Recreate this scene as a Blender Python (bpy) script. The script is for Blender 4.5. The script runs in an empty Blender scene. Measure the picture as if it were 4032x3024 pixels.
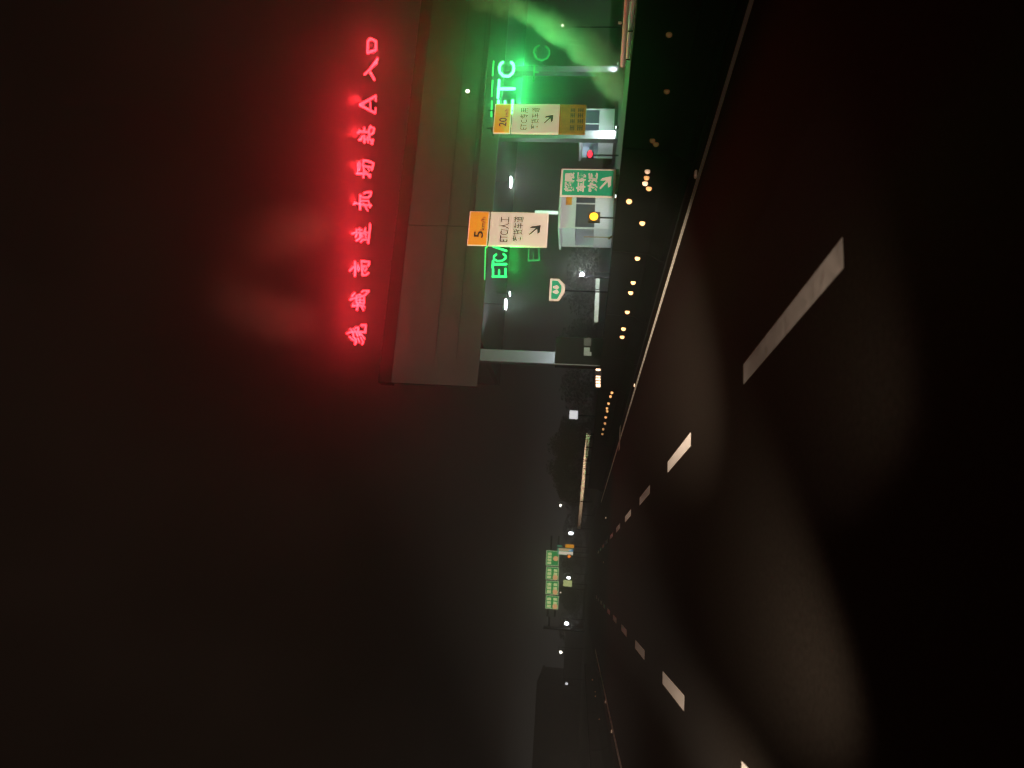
import bpy, bmesh, math, random
from mathutils import Vector, Matrix
random.seed(7)
sc = bpy.context.scene
COL = sc.collection

# ---------------------------------------------------------------- camera
# phone held sideways behind the windscreen: world "up" points to picture left
F = 3000.0; PW, PH = 4032, 3024
EYE = Vector((0, 0, 1.5))
Yc = Vector((0.0880, -0.2517, 1.0)).normalized()      # world +Y (road) in (image right, image up, forward)
s_ = 0.0459; c_ = 1.0
t_ = 0.0880*c_ + 0.2517*s_
Zc = Vector((-c_, s_, t_)); Zc = (Zc - Yc*Zc.dot(Yc)).normalized()
Xc = -Yc.cross(Zc)       # the (image right, image up, forward) basis is left-handed
if Xc.y < 0: Xc = -Xc
IR = Vector((Xc.x, Yc.x, Zc.x)); IU = Vector((Xc.y, Yc.y, Zc.y)); FW = Vector((Xc.z, Yc.z, Zc.z))
cam = bpy.data.cameras.new('camera'); camo = bpy.data.objects.new('camera', cam); COL.objects.link(camo)
cam.sensor_width = 36.0; cam.lens = F/PW*36.0; cam.clip_start = 0.05; cam.clip_end = 4000
cam.dof.use_dof = True; cam.dof.focus_distance = 40.0; cam.dof.aperture_fstop = 1.3
R = Matrix((IR, IU, -FW)).transposed()
camo.matrix_world = Matrix.Translation(EYE) @ R.to_4x4()
sc.camera = camo

def ray(x, y): return IR*((x-PW/2)/F) + IU*((PH/2-y)/F) + FW
def at(x, y, Y):
    d = ray(x, y); return EYE + d*(Y/d.y)
def gnd(x, y, z=0.0):
    d = ray(x, y); return EYE + d*((z-EYE.z)/d.z)

# ---------------------------------------------------------------- sky, exposure
sc.view_settings.view_transform = 'Standard'; sc.view_settings.look = 'None'
sc.view_settings.exposure = 0.0; sc.view_settings.gamma = 1.0
sc.cycles.use_denoising = True
sc.cycles.volume_bounces = 0; sc.cycles.max_bounces = 6
sc.cycles.sample_clamp_indirect = 4.0
W = bpy.data.worlds.new('World'); sc.world = W; W.use_nodes = True
n = W.node_tree.nodes; l = W.node_tree.links; n.clear()
out = n.new('ShaderNodeOutputWorld'); bg = n.new('ShaderNodeBackground'); tc = n.new('ShaderNodeTexCoord')
sep = n.new('ShaderNodeSeparateXYZ'); rp = n.new('ShaderNodeValToRGB'); nz = n.new('ShaderNodeTexNoise')
mx = n.new('ShaderNodeMix'); mx.data_type = 'RGBA'; mx.blend_type = 'MULTIPLY'; mx.inputs[0].default_value = 0.6
l.new(tc.outputs['Generated'], sep.inputs[0]); l.new(sep.outputs['Z'], rp.inputs[0])
e = rp.color_ramp.elements
e[0].position = 0.0; e[0].color = (0.021, 0.020, 0.0185, 1)
e[1].position = 0.6; e[1].color = (0.0042, 0.0026, 0.0018, 1)
for p, cc in ((0.045, (0.014, 0.0133, 0.012, 1)), (0.085, (0.0064, 0.0047, 0.0035, 1)), (0.30, (0.0052, 0.0034, 0.0023, 1))):
    k = e.new(p); k.color = cc
nz.inputs['Scale'].default_value = 3.0; nz.inputs['Detail'].default_value = 3.0
l.new(tc.outputs['Generated'], nz.inputs['Vector'])
cr2 = n.new('ShaderNodeValToRGB'); cr2.color_ramp.elements[0].position = 0.3; cr2.color_ramp.elements[1].position = 0.7; cr2.color_ramp.elements[0].color = (0.4, 0.42, 0.42, 1); cr2.color_ramp.elements[1].color = (1.5, 1.4, 1.35, 1)
l.new(nz.outputs[0], cr2.inputs[0]); l.new(rp.outputs[0], mx.inputs[6]); l.new(cr2.outputs[0], mx.inputs[7])
l.new(mx.outputs[2], bg.inputs[0]); l.new(bg.outputs[0], out.inputs[0]); bg.inputs[1].default_value = 1.45

# the car's own headlights, plus spots added to light boards and rail
def headlight_fill(x, energy, az, el, size, z=0.60):
    L = bpy.data.lights.new('headlight_fill', 'SPOT'); o = bpy.data.objects.new('headlight_fill', L); COL.objects.link(o)
    L.energy = energy; L.color = (1.0, 0.80, 0.62); L.spot_size = math.radians(size); L.spot_blend = 1.0; L.shadow_soft_size = 0.07
    o.location = (x, 2.6, z)
    a, e_ = math.radians(az), math.radians(el)
    o.rotation_euler = Vector((math.sin(a)*math.cos(e_), math.cos(a)*math.cos(e_), math.sin(e_))).to_track_quat('-Z', 'Y').to_euler()
headlight_fill(-1.15, 7500, -8, 0.2, 24)
headlight_fill(-1.15, 8000, -25, 2.0, 27)
headlight_fill(-1.20, 2000, 16, 6.0, 50)
headlight_fill(0.25, 130, 30, 7.0, 76)
headlight_fill(-1.25, 37000, 26.0, 7.0, 40, 1.36)  # added spot, set high to reach the boards over the barrier
headlight_fill(-1.30, 110000, 8.8, 2.2, 10)  # added narrow spot to brighten the slatted rail

# ---------------------------------------------------------------- materials
MATS = {}
def mat(name, col, rough=0.6, metal=0.0, emit=None, var=0.0, scale=6.0, bump=0.0, alpha=None, spec=0.5):
    if name in MATS: return MATS[name]
    m = bpy.data.materials.new(name); m.use_nodes = True
    nt = m.node_tree; b = nt.nodes['Principled BSDF']
    b.inputs['Base Color'].default_value = (*col, 1); b.inputs['Roughness'].default_value = rough
    b.inputs['Metallic'].default_value = metal; b.inputs['Specular IOR Level'].default_value = spec
    if var or bump:
        t = nt.nodes.new('ShaderNodeTexCoord'); z = nt.nodes.new('ShaderNodeTexNoise')
        z.inputs['Scale'].default_value = scale; z.inputs['Detail'].default_value = 6.0; z.inputs['Roughness'].default_value = 0.65
        nt.links.new(t.outputs['Object'], z.inputs['Vector'])
        r = nt.nodes.new('ShaderNodeValToRGB')
        r.color_ramp.elements[0].position = 0.25; r.color_ramp.elements[1].position = 0.75
        r.color_ramp.elements[0].color = (*[c*(1-var) for c in col], 1); r.color_ramp.elements[1].color = (*[min(1, c*(1+var)) for c in col], 1)
        nt.links.new(z.outputs[0], r.inputs[0]); nt.links.new(r.outputs[0], b.inputs['Base Color'])
        if bump:
            bp = nt.nodes.new('ShaderNodeBump'); bp.inputs['Strength'].default_value = bump
            nt.links.new(z.outputs[0], bp.inputs['Height']); nt.links.new(bp.outputs[0], b.inputs['Normal'])
    if emit:
        b.inputs['Emission Color'].default_value = (*emit[0], 1); b.inputs['Emission Strength'].default_value = emit[1]
    MATS[name] = m; return m

def sheeting(name, col, gain, var=0.08, scale=3.0):
    """retroreflective sheeting: returns more of the light that comes along the road than a matt paint would"""
    m = bpy.data.materials.new(name); m.use_nodes = True; nt = m.node_tree; nt.nodes.remove(nt.nodes['Principled BSDF'])
    d = nt.nodes.new('ShaderNodeBsdfDiffuse'); t = nt.nodes.new('ShaderNodeTexCoord'); z = nt.nodes.new('ShaderNodeTexNoise'); z.inputs['Scale'].default_value = scale; z.inputs['Detail'].default_value = 5
    nt.links.new(t.outputs['Object'], z.inputs['Vector'])
    r = nt.nodes.new('ShaderNodeValToRGB'); r.color_ramp.elements[0].position = 0.3; r.color_ramp.elements[1].position = 0.7
    r.color_ramp.elements[0].color = (*[c*gain*(1-var) for c in col], 1); r.color_ramp.elements[1].color = (*[c*gain for c in col], 1)
    nt.links.new(z.outputs[0], r.inputs[0]); nt.links.new(r.outputs[0], d.inputs['Color']); nt.links.new(d.outputs[0], nt.nodes['Material Output'].inputs[0])
    return m
def paint(name, col, var=0.25):
    """thermoplastic road paint: its glass beads face the traffic, so it takes light along the road"""
    m = bpy.data.materials.new(name); m.use_nodes = True
    nt = m.node_tree; nt.nodes.remove(nt.nodes['Principled BSDF'])
    d = nt.nodes.new('ShaderNodeBsdfDiffuse')
    t = nt.nodes.new('ShaderNodeTexCoord'); z = nt.nodes.new('ShaderNodeTexNoise'); z.inputs['Scale'].default_value = 9; z.inputs['Detail'].default_value = 8
    nt.links.new(t.outputs['Object'], z.inputs['Vector'])
    r = nt.nodes.new('ShaderNodeValToRGB'); r.color_ramp.elements[0].position = 0.3; r.color_ramp.elements[1].position = 0.6
    r.color_ramp.elements[0].color = (*[c*(1-var) for c in col], 1); r.color_ramp.elements[1].color = (*col, 1)
    nt.links.new(z.outputs[0], r.inputs[0]); nt.links.new(r.outputs[0], d.inputs['Color'])
    nv = nt.nodes.new('ShaderNodeCombineXYZ'); nv.inputs[0].default_value = 0; nv.inputs[1].default_value = -0.97; nv.inputs[2].default_value = 0.25
    nt.links.new(nv.outputs[0], d.inputs['Normal'])
    d2 = nt.nodes.new('ShaderNodeBsdfDiffuse'); d2.inputs['Color'].default_value = (0.35, 0.34, 0.33, 1)
    ad = nt.nodes.new('ShaderNodeAddShader'); nt.links.new(d.outputs[0], ad.inputs[0]); nt.links.new(d2.outputs[0], ad.inputs[1])
    nt.links.new(ad.outputs[0], nt.nodes['Material Output'].inputs[0])
    return m

M_asph = mat('asphalt', (0.036, 0.030, 0.0245), 0.7, spec=0.008, var=0.35, scale=22.0, bump=0.2)
M_soil = mat('verge_soil', (0.025, 0.024, 0.018), 0.95, var=0.4, scale=2.0)
M_conc = mat('plaza_concrete', (0.045, 0.045, 0.042), 0.7, var=0.25, scale=1.5)
M_paint = paint('road_paint_white', (1.25, 1.12, 1.0), 0.45)
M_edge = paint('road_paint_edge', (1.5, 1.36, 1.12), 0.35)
M_fas = mat('fascia_panel', (0.052, 0.046, 0.042), 0.6, var=0.28, scale=0.9, spec=0.2)
M_cop = mat('coping_metal', (0.012, 0.011, 0.010), 0.42, metal=0.0, spec=0.07, var=0.15, scale=1.2)
M_gut = mat('gutter_metal', (0.06, 0.062, 0.062), 0.5, var=0.12, scale=0.8)
M_roof = mat('roof_sheet', (0.06, 0.06, 0.06), 0.6, var=0.1)
M_soff = mat('soffit', (0.04, 0.04, 0.038), 0.7, var=0.15)
M_white = mat('white_paint', (0.50, 0.52, 0.56), 0.45, var=0.06, scale=4)
M_grey = mat('grey_steel', (0.16, 0.16, 0.16), 0.5, metal=0.3, var=0.15)
M_dark = mat('dark_steel', (0.012, 0.012, 0.012), 0.7, var=0.3, spec=0.1)
M_black = mat('black_print', (0.012, 0.012, 0.010), 0.6)
M_orange = sheeting('orange_sheeting', (0.70, 0.26, 0.02), 3.0)
M_orange_d = sheeting('orange_sheeting_dull', (0.24, 0.10, 0.011), 3.0, 0.3)  # duller, more mottled orange
M_board = sheeting('white_sheeting', (0.62, 0.53, 0.48), 3.0, 0.12)
M_greens = sheeting('green_sheeting', (0.015, 0.27, 0.15), 3.0)
M_red = mat('red_neon', (0.3, 0.01, 0.01), 0.4, emit=((1.0, 0.026, 0.040), 6.0))
M_grn = mat('green_led', (0.05, 0.4, 0.2), 0.4, emit=((0.10, 1.0, 0.225), 6.0))
M_grn2 = mat('green_led_soft', (0.02, 0.3, 0.1), 0.4, emit=((0.03, 1.0, 0.20), 1.5))
M_grnt = mat('green_led_tube', (0.02, 0.3, 0.1), 0.4, emit=((0.10, 1.0, 0.22), 0.9))
M_lamp = mat('lamp_white', (0.8, 0.8, 0.8), 0.4, emit=((0.92, 0.97, 1.0), 9.0))
M_lampw = mat('lamp_warm', (0.8, 0.8, 0.7), 0.4, emit=((1.0, 0.93, 0.75), 6.0))
M_amber = mat('amber_lens', (0.5, 0.25, 0.02), 0.4, emit=((1.0, 0.45, 0.01), 1.6))
M_redl = mat('red_lens', (0.5, 0.02, 0.05), 0.4, emit=((1.0, 0.02, 0.06), 2.0))
M_refl = sheeting('amber_reflector', (0.80, 0.44, 0.20), 2.5)
M_reflp = sheeting('pale_reflector', (0.9, 0.70, 0.55), 2.6)
M_leaf = mat('foliage', (0.05, 0.07, 0.03), 0.8, var=0.5, scale=3)
M_bark = mat('bark', (0.05, 0.04, 0.03), 0.9, var=0.3)
M_bld = mat('render_wall', (0.05, 0.045, 0.04), 0.8, var=0.25, scale=0.5)
M_glass = mat('booth_glass', (0.05, 0.06, 0.08), 0.15, spec=0.6)

# ---------------------------------------------------------------- helpers
def link(name, bm, m, parent=None):
    me = bpy.data.meshes.new(name); bmesh.ops.recalc_face_normals(bm, faces=bm.faces[:]); bm.to_mesh(me); bm.free()
    o = bpy.data.objects.new(name, me); COL.objects.link(o)
    for mm in (m if isinstance(m, (list, tuple)) else [m]): me.materials.append(mm)
    if parent:
        o.parent = parent; o.matrix_parent_inverse = Matrix.Translation(-parent.location)
    return o
def thing(name, label, cat, loc=(0, 0, 0), group=None):
    o = bpy.data.objects.new(name, None); COL.objects.link(o); o.location = loc
    o.empty_display_size = 0.1
    o['label'] = label; o['category'] = cat
    if group: o['group'] = group
    return o
def tag(o, label=None, cat=None, group=None, kind=None):
    for k, v in (('label', label), ('category', cat), ('group', group), ('kind', kind)):
        if v: o[k] = v
    return o
def box(bm, x0, x1, y0, y1, z0, z1, bev=0.0):
    r = bmesh.ops.create_cube(bm, size=1.0)
    bmesh.ops.scale(bm, vec=(abs(x1-x0), abs(y1-y0), abs(z1-z0)), verts=r['verts'])
    bmesh.ops.translate(bm, vec=((x0+x1)/2, (y0+y1)/2, (z0+z1)/2), verts=r['verts'])
    if bev:
        ed = list({ee for v in r['verts'] for ee in v.link_edges})
        bmesh.ops.bevel(bm, geom=ed, offset=bev, segments=2, affect='EDGES', profile=0.5)
def bxm(*a, **k):
    bm = bmesh.new(); box(bm, *a, **k); return bm
def cyl(bm, p0, p1, r0, r1=None, seg=12):
    p0, p1 = Vector(p0), Vector(p1); d = p1-p0
    r = bmesh.ops.create_cone(bm, cap_ends=True, segments=seg, radius1=r0, radius2=r0 if r1 is None else r1, depth=d.length)
    q = d.to_track_quat('Z', 'Y')
    bmesh.ops.rotate(bm, verts=r['verts'], cent=(0, 0, 0), matrix=q.to_matrix())
    bmesh.ops.translate(bm, verts=r['verts'], vec=(p0+p1)/2)
def cym(*a, **k):
    bm = bmesh.new(); cyl(bm, *a, **k); return bm
def ball(bm, c, rx, ry, rz, sub=2):
    r = bmesh.ops.create_icosphere(bm, subdivisions=sub, radius=1.0)
    bmesh.ops.scale(bm, vec=(rx, ry, rz), verts=r['verts']); bmesh.ops.translate(bm, vec=c, verts=r['verts'])
def prism(bm, pts, y0, y1):
    """polygon given as (X, Z) pairs, extruded from y0 (front) to y1"""
    a = [bm.verts.new((p[0], y0, p[1])) for p in pts]; b = [bm.verts.new((p[0], y1, p[1])) for p in pts]
    k = len(pts)
    bm.faces.new(a); bm.faces.new(b[::-1])
    for i in range(k): bm.faces.new((a[i], b[i], b[(i+1) % k], a[(i+1) % k]))
def rect(x0, x1, y0, y1, Y):
    """picture rectangle (photo pixels) seen on the plane Y -> X0, X1, Z0, Z1"""
    xm, ym = (x0+x1)/2, (y0+y1)/2
    return at(xm, y1, Y).x, at(xm, y0, Y).x, at(x1, ym, Y).z, at(x0, ym, Y).z
def stroke(bm, pts, w, Y, dep, i=0):
    """a rounded brush stroke in the plane Y: pts are (X, Z)"""
    P = [Vector((p[0], p[1])) for p in pts]
    h = w/2
    # resample smoothly
    Q = []
    for k in range(len(P)-1):
        for u in (0, 0.5): Q.append(P[k].lerp(P[k+1], u))
    Q.append(P[-1])
    Lp, Rp = [], []
    for k, q in enumerate(Q):
        d = (Q[min(k+1, len(Q)-1)]-Q[max(k-1, 0)]).normalized(); nn = Vector((-d.y, d.x))
        Lp.append(q+nn*h); Rp.append(q-nn*h)
    y0 = Y - 0.003*i
    for k in range(len(Q)-1):
        prism(bm, [Lp[k], Lp[k+1], Rp[k+1], Rp[k]], y0-0.0006*k, Y+dep)
    for q in (Q if len(Q) < 12 else Q[::2]):
        c = [(q.x+h*math.cos(a*math.pi/5), q.y+h*math.sin(a*math.pi/5)) for a in range(10)]
        prism(bm, c, y0-0.0012-0.0001*i, Y+dep*0.9)
def strokes(bm, lst, ox, oy, scl, Y, dep=0.12, wk=0.9):
    for i, (pts, w) in enumerate(lst):
        W_ = []
        for (a, b) in pts:
            p = at(ox+a/scl, oy+b/scl, Y); W_.append((p.x, p.z))
        stroke(bm, W_, w/scl*Y/F*wk, Y, dep, i)
DG = None
def text_bm(body, X0, X1, Z0, Z1, Y, thick=0.006, bold=0.0):
    """lettering fitted to a rectangle on the plane Y, facing the road"""
    cu = bpy.data.curves.new('lettering', 'FONT'); cu.body = body; cu.size = 1.0; cu.offset = bold; cu.resolution_u = 3
    o = bpy.data.objects.new('lettering', cu); COL.objects.link(o)
    bpy.context.view_layer.update()
    me = bpy.data.meshes.new_from_object(o.evaluated_get(bpy.context.evaluated_depsgraph_get()))
    bpy.data.objects.remove(o); bpy.data.curves.remove(cu)
    bm = bmesh.new(); bm.from_mesh(me); bpy.data.meshes.remove(me)
    xs = [v.co.x for v in bm.verts]; ys = [v.co.y for v in bm.verts]
    ax, bx, ay, by = min(xs), max(xs), min(ys), max(ys)
    for v in bm.verts:
        v.co = Vector((X0+(v.co.x-ax)/(bx-ax)*(X1-X0), Y, Z0+(v.co.y-ay)/(by-ay)*(Z1-Z0)))
    return bm
def merge(bms):
    b = bmesh.new()
    for q in bms:
        me = bpy.data.meshes.new('tmp'); q.to_mesh(me); q.free(); b.from_mesh(me); bpy.data.meshes.remove(me)
    return b
def glow(o, p, col, energy, r):
    L = bpy.data.lights.new('letter_light', 'POINT'); L.energy = energy; L.color = col; L.shadow_soft_size = r
    g = bpy.data.objects.new('letter_light', L); COL.objects.link(g)
    g.location = p; g.parent = o; g.matrix_parent_inverse = o.matrix_basis.inverted() if not o.parent else (Matrix.Translation(o.parent.location) @ o.matrix_parent_inverse @ o.matrix_basis).inverted()
ORD = ['first', 'second', 'third', 'fourth', 'fifth', 'sixth', 'seventh', 'eighth', 'ninth', 'tenth', 'eleventh', 'twelfth', 'thirteenth', 'fourteenth', 'fifteenth', 'sixteenth', 'seventeenth', 'eighteenth', 'nineteenth', 'twentieth']

# ---------------------------------------------------------------- ground and road
bm = bmesh.new(); v = [bm.verts.new(p) for p in ((-150, -20, -0.02), (150, -20, -0.02), (150, 240, -0.02), (-150, 240, -0.02))]; bm.faces.new(v)
tag(link('ground', bm, M_soil), kind='structure')
bm = bmesh.new(); v = [bm.verts.new(p) for p in ((-6.3, -12, 0), (6.35, -12, 0), (6.35, 238, 0), (-6.3, 238, 0))]; bm.faces.new(v)
tag(link('road', bm, M_asph), kind='structure')
bm = bmesh.new(); box(bm, 7.2, 60, 14, 95, -0.01, 0.28)
tag(link('plaza_pavement', bm, M_conc), kind='structure')

XR, XL, XRE, XLE = 2.0, -1.58, 5.86, -5.42
def dashes(name, X, segs, wd=0.20):
    bm = bmesh.new()
    for a, b in segs:
        vs = [bm.verts.new(p) for p in ((X-wd/2, a, 0.005), (X+wd/2, a, 0.005), (X+wd/2, b, 0.005), (X-wd/2, b, 0.005))]; bm.faces.new(vs)
    return tag(link(name, bm, M_paint), kind='structure')
rs = [(4.42+6.5*k, 7.3+6.55*k) for k in range(0, 10)]
ls = [(4.75+6.48*k, 7.45+6.54*k) for k in range(0, 10)]
DR = dashes('lane_line', XR, rs); DL = dashes('lane_line', XL, ls)
def edge(name, X, a, b, wd=0.17):
    bm = bmesh.new(); vs = [bm.verts.new(p) for p in ((X-wd/2, a, 0.005), (X+wd/2, a, 0.005), (X+wd/2, b, 0.005), (X-wd/2, b, 0.005))]; bm.faces.new(vs)
    return tag(link(name, bm, M_edge), kind='structure')
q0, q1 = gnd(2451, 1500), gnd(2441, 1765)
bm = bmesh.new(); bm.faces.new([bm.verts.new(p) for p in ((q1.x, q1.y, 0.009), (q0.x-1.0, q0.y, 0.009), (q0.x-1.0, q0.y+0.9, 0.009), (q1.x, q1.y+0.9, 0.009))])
tag(link('road_reflection', bm, M_edge), kind='structure')  # pale strip painted in place of a light reflection on the road
edge('edge_line', XRE, 4, 62); edge('edge_line', XLE, 4, 62)

# ---------------------------------------------------------------- toll canopy
YF = 40.0
fx0, fx1, fz0, fz1 = rect(1535, 1890, 300, 1522, YF)
fx0 = at(1888, 1522, YF).x; fz0 = at(1900, 1250, YF).z; fz1 = at(1545, 1000, YF).z; fx1 = 52.0
can = thing('toll_canopy', 'long flat grey toll station canopy on white pillars below the red rooftop lettering', 'toll canopy', (fx0+10, YF+8, 0.28))
seam = at(1880, 893, YF).x
bm = bmesh.new()
box(bm, fx0, seam-0.02, YF, YF+0.25, fz0, fz1-0.75)
zz = fz0+1.9
box(bm, seam+0.02, fx1, YF, YF+0.25, fz0+0.98, fz1-0.75)
link('fascia', bm, M_fas, can)
link('gutter_band', bxm(seam+0.02, fx1, YF-0.12, YF+0.25, fz0-0.1, fz0+0.95, bev=0.02), M_gut, can)
bm = bmesh.new()
for (xa, xb) in ((fx0, fx1),):
    prof = [(YF-0.02, fz1-0.75), (YF+0.06, fz1), (YF+0.75, fz1), (YF+0.75, fz1-0.75)]
    A = [bm.verts.new((xa, p[0], p[1])) for p in prof]; B = [bm.verts.new((xb, p[0], p[1])) for p in prof]
    bm.faces.new(A); bm.faces.new(B[::-1])
    for i in range(4): bm.faces.new((A[i], B[i], B[(i+1) % 4], A[(i+1) % 4]))
link('coping', bm, M_cop, can)
link('roof_slab', bxm(fx0+4.5, fx1, YF+0.76, YF+18, fz0+1.3, fz1-0.3), M_roof, can)
link('soffit', bxm(fx0+4.5, fx1, YF+0.26, YF+18, fz0+0.9, fz0+1.29), M_soff, can)
bm = bmesh.new()
for z in (fz0+1.25, fz0+2.45):
    box(bm, fx0+1.5, fx1, YF-0.012, YF+0.05, z, z+0.03)
link('panel_joint', bm, M_dark, can)
# pillars (photo: white, brightest low down)
pil = []
for (xa, xb, Yp, nm) in ((520, 553, 45, 0), (268, 291, 47, 0), (1390, 1438, 44, 0)):
    X0, X1 = at(2200, xb, Yp).x, at(2200, xa, Yp).x
    pil.append(((X0+X1)/2, Yp))
    link('pillar', bxm(X0, X1, Yp-0.25, Yp+0.25, 0.28, fz0+0.9, bev=0.03), mat('pillar_paint', (0.10, 0.104, 0.108), 0.6, var=0.06), can)

# ---------------------------------------------------------------- red rooftop lettering
YL = YF+0.05
GL = {
 '绕': (1340, 1240, 10.37, [([(270,750),(400,690),(820,690),(1010,700)],95),([(410,580),(520,700),(520,820)],90),([(550,570),(640,690),(700,860)],70),([(620,520),(730,500),(720,640),(780,830)],90),([(1010,700),(1030,400),(860,420)],110),([(780,700),(900,850),(980,970)],90),([(380,900),(480,990),(640,1080),(590,1190)],95),([(530,890),(640,990),(640,1080)],80),([(720,950),(780,1110)],72),([(840,930),(930,1110),(880,1190)],80)]),
 '城': (1340, 1110, 10.37, [([(380,720),(470,680),(640,640),(960,560),(1160,360)],90),([(1160,350),(930,350),(870,400)],80),([(580,440),(470,570)],80),([(650,560),(650,850)],78),([(650,560),(790,500),(840,520)],66),([(800,520),(800,860)],72),([(960,580),(960,870)],76),([(640,850),(960,860)],56),([(650,750),(960,735)],50),([(520,900),(480,1000)],70),([(490,980),(800,950),(980,1000)],78),([(700,860),(700,1050),(660,1140)],85),([(850,960),(930,1150)],88),([(900,880),(1000,1040)],56)]),
 '高': (1340, 980, 10.37, [([(380,880),(520,740)],105),([(590,520),(600,800),(590,1090)],108),([(720,620),(690,800),(730,900),(780,800),(720,620)],60),([(860,490),(870,780),(900,1070)],88),([(860,490),(1180,520),(1130,680)],110),([(900,1070),(1050,1050),(1140,970)],85),([(960,690),(930,800),(980,900),(1060,820),(1040,690),(960,690)],62)]),
 '速': (1340, 850, 10.37, [([(470,720),(620,670),(950,700),(1050,760)],98),([(640,540),(680,700),(620,850)],85),([(780,490),(790,640),(800,840)],90),([(1020,490),(980,620),(800,840)],75),([(720,560),(900,560)],56),([(640,1010),(760,930),(900,820)],85),([(1210,330),(1190,600),(1130,1100)],98),([(830,1060),(900,960),(1080,960)],76),([(980,690),(1040,880)],66),([(980,640),(1130,680)],66)]),
 '机': (1340, 720, 10.37, [([(530,860),(620,810),(800,860),(1000,900),(1250,900)],98),([(590,770),(620,830)],80),([(800,500),(800,1080)],98),([(840,500),(900,580),(1130,590),(1230,500),(1260,360),(1000,380),(960,430)],82),([(860,720),(1140,720),(1180,860)],76),([(950,850),(1110,1120)],98),([(1250,880),(1190,990)],66)]),
 '场': (1340, 590, 10.37, [([(700,560),(780,480),(790,700),(760,820)],105),([(700,600),(700,950)],56),([(660,960),(900,960),(1000,960)],115),([(940,480),(900,600),(960,800),(930,1120)],95),([(940,420),(1100,440),(1350,540),(1270,800)],105),([(920,640),(1230,700)],95),([(1100,690),(1170,830)],70),([(1030,880),(1200,1100)],105),([(960,950),(1230,1010)],76)]),
 '站': (1340, 460, 10.37, [([(700,640),(780,580),(1150,610)],115),([(780,520),(800,600)],78),([(980,450),(960,590)],105),([(1230,370),(1160,520),(1180,850),(1300,1080)],105),([(1230,400),(1370,450),(1340,640),(1200,720)],92),([(890,780),(850,900),(770,940)],105),([(980,760),(980,1040)],95),([(1090,790),(1130,1040)],66),([(970,900),(1300,940)],76),([(1340,930),(1260,1090)],88)]),
 'A': (1340, 330, 10.37, [([(800,830),(1120,660),(1440,480)],120),([(800,860),(1100,1010),(1400,1170)],115),([(1210,700),(1225,1000)],66),([(1440,480),(1436,680)],76),([(1438,980),(1420,1170)],76),([(880,835),(960,835)],80)]),
 '入': (1380, 120, 7.54, [([(410,1290),(560,1150),(800,840)],82),([(570,1150),(690,1010),(780,960)],66),([(590,1240),(700,1440)],105)]),
 '口': (1380, 120, 7.54, [([(510,300),(505,650)],92),([(505,630),(640,605),(750,560)],88),([(750,560),(750,300)],85),([(750,310),(590,230)],88),([(590,230),(510,320)],88)]),
}
sgn = thing('rooftop_sign', 'red glowing brush-style Chinese lettering with a letter A standing on the canopy roof', 'illuminated sign', (fx0+9, YF+0.5, fz1))
for ch, (ox, oy, sl, lst) in GL.items():
    bm = bmesh.new(); strokes(bm, lst, ox, oy, sl, YL, 0.10, 0.82)
    o = link('letter', bm, M_red, sgn)
    q = at(ox+830/sl, oy+780/sl, YL); glow(o, q+Vector((0, -0.45, 0.3)), (1.0, 0.022, 0.036), 400, 0.25)
zb = at(1500, 700, YL).z
bm = bmesh.new()
for xx in [fx0+1.0+0.9*k for k in range(24)]:
    box(bm, xx-0.02, xx+0.02, YL+0.30, YL+0.34, fz1-0.1, fz1+0.12)
box(bm, fx0+0.8, fx0+22, YL+0.345, YL+0.385, fz1+0.05, fz1+0.10)
link('mounting_frame', bm, M_dark, sgn)

# ---------------------------------------------------------------- green lane signs hung under the canopy edge
YE = YF-0.35
def lane_lettering(label, letters, tubes, oy, ml, mt, xr, gl):
    p = at(1960, oy+(xr[0]+xr[1])/2/3.16, YE)
    t = thing('lane_lettering', label, 'illuminated sign', (p.x, YE, p.z))
    for lst in letters:
        bm = bmesh.new(); strokes(bm, lst, 1800, oy, 3.16, YE, 0.06, 0.82); o = link('letter', bm, ml, t)
        xs = [q[0] for st in lst for q in st[0]]; ys = [q[1] for st in lst for q in st[0]]
        glow(o, at(1800+(min(xs)+max(xs))/2/3.16, oy+(min(ys)+max(ys))/2/3.16, YE)+Vector((0, -0.5, -0.9)), gl[0], gl[1], 0.2)
    for st in tubes:
        bm = bmesh.new(); strokes(bm, [st], 1800, oy, 3.16, YE, 0.03); link('light_tube', bm, mt, t)
    return t
C1 = [([(568,455),(540,475),(523,520),(530,580),(575,625),(640,630),(690,590),(708,530),(697,478),(672,458)],42)]
T1 = [([(522,680),(507,895)],42),([(515,785),(712,785)],52)]
E1 = [([(495,1085),(705,1085)],42),([(515,935),(500,1080)],42),([(597,945),(590,1080)],40),([(690,935),(690,1080)],42)]
s1 = lane_lettering('bright white-green ETC lettering partly behind the 20 km/h board', [C1, T1, E1], [([(455,445),(440,620)],22),([(440,685),(430,880)],22),([(432,940),(425,1130)],22)], 100, M_grn, M_grnt, (445, 1130), ((0.05, 1.0, 0.20), 560))
SL = [([(446,1168),(612,1222)],30)]
C2 = [([(485,1268),(458,1290),(455,1325),(500,1350),(560,1345),(602,1318),(604,1285),(575,1262)],27)]
T2 = [([(446,1352),(440,1432)],36),([(446,1392),(608,1390)],38)]
E2 = [([(440,1543),(608,1543)],34),([(447,1450),(445,1540)],34),([(522,1465),(520,1540)],30),([(602,1450),(600,1540)],34)]
R2 = [([(440,1080),(500,1080),(600,1040)],34),([(500,1080),(600,1130)],34)]
G2 = [([(450,900),(450,1000)],34),([(600,900),(600,1000)],34),([(450,950),(600,950)],34)]
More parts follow.
